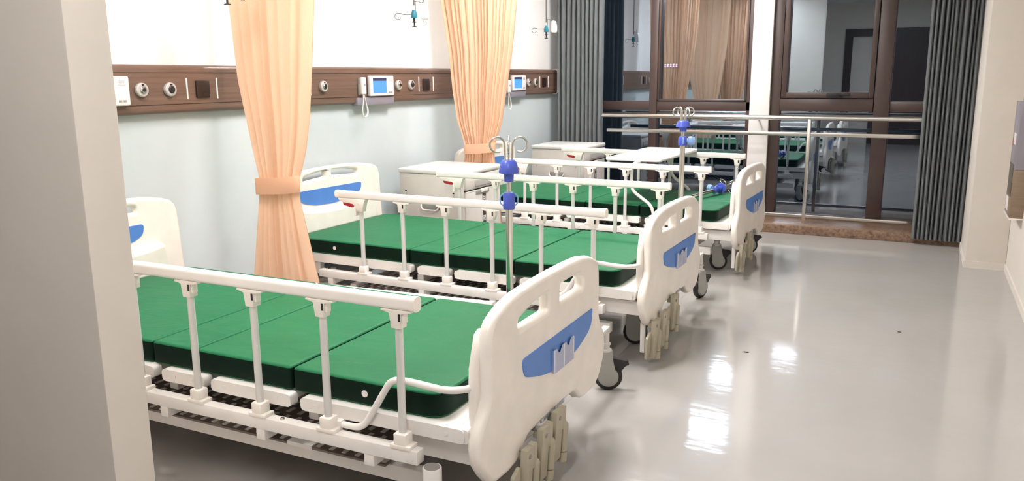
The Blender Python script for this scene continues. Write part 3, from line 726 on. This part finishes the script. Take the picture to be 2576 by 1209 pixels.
tag(m, 'green vinyl mattress on the nearest bed, cut by the near wall end', 'mattress', MG)
r, m = bed(*B2, 'white hospital bed in the middle of the three, behind the wide peach curtain', (-.118, .39), (-.035, 1.40), .25, 1.2, ((.43, .262), (.25, .225), (.12, .215)), False, False, False, (.5325, .955))
tag(m, 'green vinyl mattress on the middle bed, one corner behind the wide peach curtain', 'mattress', MG)
r, m = bed(*B3, 'white hospital bed nearest the windows, with a tray table across its rails', (-.13, .27), (-.05, .92), .35, .6, ((.33, .262), (.09, .225)), False, True, False, (.492, .90))
tag(m, 'green vinyl mattress on the bed by the windows, a steel pole lying on it', 'mattress', MG)

def wor(B, x, y):
    return (B[0]+x*math.cos(B[2])-y*math.sin(B[2]), B[1]+x*math.sin(B[2])+y*math.cos(B[2]))

# ------------------------------------------------------------------ drip poles (upright in bed sockets, one lying)
def drip_pole(name, z0, clT, clB, capT, capB, top, knob_rot, hooks, label, matrix=None, loc=None):
    p = empty(name, (0, 0, 0))
    z = lambda v: v-z0
    ob('lower_tube', MB().cyl((0, 0, 0), (0, 0, z(clB)+.01), .0152, 20).data('lower_tube', 'steel'), p)
    ob('upper_tube', MB().cyl((0, 0, z(clB)), (0, 0, z(capB)+.03), .0095, 18).data('upper_tube', 'steel'), p)
    h = clT-clB
    cl = MB().lathe([(0, z(clB)), (.023, z(clB)), (.0245, z(clB)+.004), (.0245, z(clT)-.012), (.020, z(clT)-.002), (.013, z(clT)), (0, z(clT))], seg=28)
    c = ob('height_clamp', cl.data('height_clamp', 'bluepole'), p, rot=(0, 0, knob_rot))
    ob('clamp_knob', MB().lathe([(0, .018), (.012, .018), (.014, .028), (.024, .032), (.026, .05), (.021, .066), (0, .07)], (0, 0, z((clT+clB)/2)), 10, RX).data('clamp_knob', 'ltblue', ang=20), c)
    rg = MB()
    for s_ in (-1, 1): rg.tube([(0, s_*.022, z(clB)+h*.9), (0, s_*.036, z(clB)+h*.75), (0, s_*.036, z(clB)+h*.35), (0, s_*.024, z(clB)+h*.2)], .003, 8, .012)
    ob('clamp_ring', rg.data('clamp_ring', 'ltblue'), c)
    hc = capT-capB
    ob('hook_cap', MB().lathe([(0, z(capB)), (.019, z(capB)), (.021, z(capB)+hc*.38), (.040, z(capB)+hc*.40), (.041, z(capB)+hc*.45), (.033, z(capT)-hc*.12), (.024, z(capT)), (0, z(capT))], seg=28).data('hook_cap', 'bluepole', ang=30), p)
    for k in range(4):
        a = hooks+k*PI/2; ca, sa = math.cos(a), math.sin(a); zt = z(top); ri = min(.03, (top-capT)*.34)
        path = [(.014*ca, .014*sa, z(capT)-.03), (.016*ca, .016*sa, zt-ri)]
        for q in range(1, 15):
            b = PI-1.62*PI*q/14; rr = .016+ri+ri*math.cos(b); path.append((rr*ca, rr*sa, zt-ri+ri*math.sin(b)))
        ob('hook', MB().tube(path, .0042, 10).data('hook', 'steel'), p)
    tag(p, label, 'drip pole', 'steel drip poles with blue clamps')
    if matrix is not None: p.matrix_world = matrix
    else: p.location = loc
    return p
x, y = wor(B1, -.375, 1.10)
drip_pole('drip_pole', .235, .900, .830, 1.030, .943, 1.122, 2.04, .47, 'upright steel drip pole with four hooks behind the nearest bed', loc=(x, y, .235))
x, y = wor(B2, -.086, 1.10)
drip_pole('drip_pole', .235, 1.022, .970, 1.110, 1.049, 1.184, .35, .47+.3, 'upright steel drip pole at the foot of the middle bed, side knob on its clamp', loc=(x, y, .235))
for B, xx, nm in ((B1, -.375, 0), (B2, -.086, 0)):
    pass
a = wor(B3, -.445, .075); b = wor(B3, -.275, .80); v = Vector((b[0]-a[0], b[1]-a[1], .028)).normalized()
zx = v.cross(Vector((0, 0, 1))).normalized(); zy = v.cross(zx)
mt = Matrix(((zx.x, zy.x, v.x, a[0]), (zx.y, zy.y, v.y, a[1]), (zx.z, zy.z, v.z, .476), (0, 0, 0, 1)))
drip_pole('drip_pole', 0., .735, .68, .83, .76, .925, 3.4, .785, 'steel drip pole lying across the mattress by the windows', matrix=mt)
# sockets that hold the upright poles belong to the beds
for o in list(COL.objects):
    if o.name.startswith('hospital_bed'):
        bx = {'hospital_bed': -.375, 'hospital_bed.001': -.086}.get(o.name)
        if bx is not None:
            ob('pole_socket', MB().lathe([(0, .19), (.02, .19), (.02, .262), (0, .262)], (bx, 1.10, 0), 20).box(bx-.02, bx+.02, .93, 1.09, .20, .245, .003).data('pole_socket', 'white'), o)

# ------------------------------------------------------------------ tray table on the far bed
x, y = B3[0], B3[1]
tt = tag(empty('overbed_table', (x, y, .385), B3[2]), 'white folding tray table standing across the rails of the bed by the windows', 'tray table')
def tp(name, me, par=tt): return ob(name, me, par, (0, 0, -.385))
top = plate([rounded([(-.925, .09), (-.505, .09), (-.505, 1.05), (-.925, 1.05)], .035, 6)], .022, .009)
tp('tabletop', MB().mesh(top, 0, Matrix.Translation((0, 0, .776))).data('tabletop', 'rail', ang=50))
dish = MB()
for yy in (.20, .94): dish.mesh(plate([rounded([(-.905, yy-.04), (-.865, yy-.04), (-.865, yy+.04), (-.905, yy+.04)], .018, 5)], .003, .001), 0, Matrix.Translation((0, 0, .7872)))
tp('grip_recess', dish.data('grip_recess', 'cabgrey'))
for yy in (.040, .975):
    tp('leg', MB().tube([(-.66, yy+(.06 if yy < .5 else -.06), .766), (-.695, yy, .752), (-.70, yy, .57), (-.545, yy, .465), (-.525, yy, .383)], .0115, 12, .05).data('leg', 'white'))
    tp('foot_clip', MB().box(-.56, -.49, yy-.014, yy+.022, .379, .395, .004).data('foot_clip', 'white'))
tp('clamp_knob', MB().sph((-.615, .94, .50), .018, (1, 1, .8)).cyl((-.615, .94, .50), (-.615, .975, .51), .006).data('clamp_knob', 'bluepole'))

# ------------------------------------------------------------------ bedside cabinets
fontc = None
def text_mesh(s, size):
    cu = bpy.data.curves.new('t', 'FONT'); cu.body = s; cu.size = size; cu.align_x = 'CENTER'; cu.align_y = 'CENTER'; cu.extrude = .0006
    o = bpy.data.objects.new('t', cu); COL.objects.link(o)
    dg = bpy.context.evaluated_depsgraph_get(); me = bpy.data.meshes.new_from_object(o.evaluated_get(dg))
    bpy.data.objects.remove(o); bpy.data.curves.remove(cu); me.materials.clear(); return me
def cabinet(x, y, label):
    c = tag(empty('bedside_cabinet', (x, y, 0)), label, 'bedside cabinet', 'grey bedside cabinets')
    d, w = .53, .51
    ob('carcass', MB().box(-d, -.012, 0, w, .03, .715, .008).data('carcass', 'cab'), c)
    ob('top_panel', MB().box(-d-.005, .004, -.006, w+.006, .715, .748, .010, seg=3).data('top_panel', 'cabtop'), c)
    dr = ob('drawer', MB().box(-.012, .002, .012, w-.012, .612, .708, .004).data('drawer', 'cab'), c)
    ob('drawer_handle', MB().prism([(.0005, .626), (.012, .632), (.0035, .668), (.0005, .672)], .13, .43, 'y').data('drawer_handle', 'cabgrey'), dr)
    ob('shadow_gap', MB().box(-.0125, -.004, .004, w-.004, .604, .614).data('shadow_gap', 'dark'), c)
    do = ob('door', MB().box(-.012, .002, .012, w-.012, .05, .600, .004).box(-.011, .003, .012, w-.012, .596, .603, .001, 1).data('door', ['cab', 'cabtop']), c)
    ob('door_handle', MB().box(.001, .006, .14, .33, .572, .596, .002).data('door_handle', 'cabgrey'), do)
    ob('brand_plate', MB().box(.0015, .0075, .215, .305, .578, .606, .001).data('label_plate', 'device'), do)
    st = ob('sign_strip', MB().box(.0018, .003, .235, .285, .20, .568, .0003).data('sign_strip', 'stripdark'), do)
    L = MB()
    for k, ch in enumerate('共享陪护床'): L.mesh(text_mesh(ch, .046), 0, at(YZ, .0032, .260, .530-.070*k))
    ob('lettering', L.data('lettering', 'letter', smooth=False), st)
    for hx in (-.475, -.090):
        ob('side_hook', MB().box(hx-.009, hx+.009, -.002, .001, .555, .600, .001).box(hx-.007, hx+.007, -.004, -.001, .588, .598, .001, 1).tube([(hx, -.003, .585), (hx, -.014, .575), (hx, -.014, .562)], .003, 8, .006).data('side_hook', ['cab', 'dark']), c)
    ob('towel_bar', MB().box(-.345, -.205, -.001, .002, .470, .512, .002, 1).tube([(-.35, -.004, .508), (-.345, -.016, .485), (-.33, -.017, .468), (-.22, -.017, .468), (-.205, -.016, .485), (-.20, -.004, .508)], .0055, 10, .02).data('towel_bar', ['cabtop', 'cabgrey']), c)
    ob('seam', MB().box(-.045, -.043, -.0008, .002, .04, .71).data('seam', 'cabgrey'), c)
    for a in (-d+.05, -.06):
        for b in (.05, w-.05): ob('foot', MB().cyl((a, b, 0), (a, b, .032), .018).data('foot', 'black'), c)
    return c
cabinet(-2.70, 4.625, 'grey bedside cabinet between the middle bed and the second peach curtain')
cabinet(-2.665, 6.70, 'grey bedside cabinet in the corner below the left grey window curtain')

# ------------------------------------------------------------------ unit on the right wall
u = tag(empty('wall_unit', (XR, 5.95, .85)), 'tall brown wall unit cut off by the right edge, with red and white stickers', 'wall unit')
def up(name, mb, m, par=u): return ob(name, mb.data(name, m), par, (-XR, -5.95, -.85))
up('lower_box', MB().box(.530, XR, 5.78, 6.12, .475, .775, .004), 'unitwood')
up('upper_box', MB().box(.530, XR, 5.78, 6.12, .775, 1.185, .004), 'lilac')
up('back_board', MB().box(.565, XR, 5.78, 6.12, 1.185, 1.62, .003), 'unitwood')
up('side_strip', MB().box(.5285, .531, 5.86, 6.08, .60, .80), 'sock')
up('white_sticker', MB().box(.528, .531, 5.9, 6.02, .92, .99), 'device')
up('white_sticker', MB().box(.528, .531, 5.95, 6.08, .50, .585), 'device')
up('red_sticker', MB().box(.528, .531, 6.03, 6.09, .91, .95), 'red')
up('bottom_cap', MB().box(.526, XR, 5.776, 6.124, .468, .476), 'device')
for z in (1.28, 1.40): up('clip', MB().box(.560, .566, 5.95, 5.98, z, z+.035), 'chrome')

# ------------------------------------------------------------------ specks on the floor
for (x, y, l, s) in ((-.695, 3.94, 'tiny dark crumb on the floor beside the bright reflections', .010), (-.02, 4.62, 'tiny dark crumb on the open floor toward the right wall', .007), (.02, 2.42, 'tiny dark crumb on the floor near the bottom right corner', .010)):
    mb = MB().box(-s, s, -s*.5, s*.4, 0, .004, .001).box(s*.4, s*1.5, -s*.2, s*.5, 0, .003, .001)
    tag(ob('crumb', mb.data('crumb', 'speck'), None, (x, y, 0)), l, 'crumb', 'crumbs on the floor')

# ------------------------------------------------------------------ lit sign far outside the window
def ray(px, py, Y):
    yaw, pitch, roll, f = .4701, .19964, -.00832, 2019.67
    cy, sy, cp, sp = math.cos(yaw), math.sin(yaw), math.cos(pitch), math.sin(pitch)
    F = Vector((-sy*cp, cy*cp, -sp)); r = Vector((cy, sy, 0)); U = r.cross(F)
    d = F+r*(px-1288)/f-U*(py-604.5)/f
    return Vector((0, 0, 1.355))+d*(Y/d.y)
sg = tag(empty('distant_sign', ray(1691, 168, 45)), 'small violet lit sign far outside, seen through the window glass', 'sign')
ob('sign_board', MB().box(-.42, .42, .02, .12, -.16, .16).data('sign_board', 'sock'), sg)
L = MB()
for k in range(5):
    x = -.32+k*.16
    L.box(x-.055, x+.055, -.01, .02, -.08, -.05).box(x-.015, x+.015, -.01, .02, -.08, .09).box(x-.055, x+.055, -.01, .02, .03+.02*(k % 2), .06+.02*(k % 2))
ob('lit_letters', L.data('lit_letters', 'signglow'), sg)

# ------------------------------------------------------------------ world and view
w = bpy.data.worlds.new('night'); scn.world = w; w.use_nodes = True
w.node_tree.nodes['Background'].inputs['Color'].default_value = (.004, .007, .012, 1)
w.node_tree.nodes['Background'].inputs['Strength'].default_value = 1.
scn.view_settings.view_transform = 'Standard'; scn.view_settings.look = 'None'
scn.view_settings.gamma = 1.; scn.view_settings.exposure = .80; scn.view_settings.use_curve_mapping = False
scn.cycles.max_bounces = 10; scn.cycles.diffuse_bounces = 5; scn.cycles.glossy_bounces = 5; scn.cycles.transparent_max_bounces = 12
scn.cycles.use_denoising = True
scn.cycles.sample_clamp_indirect = 10.
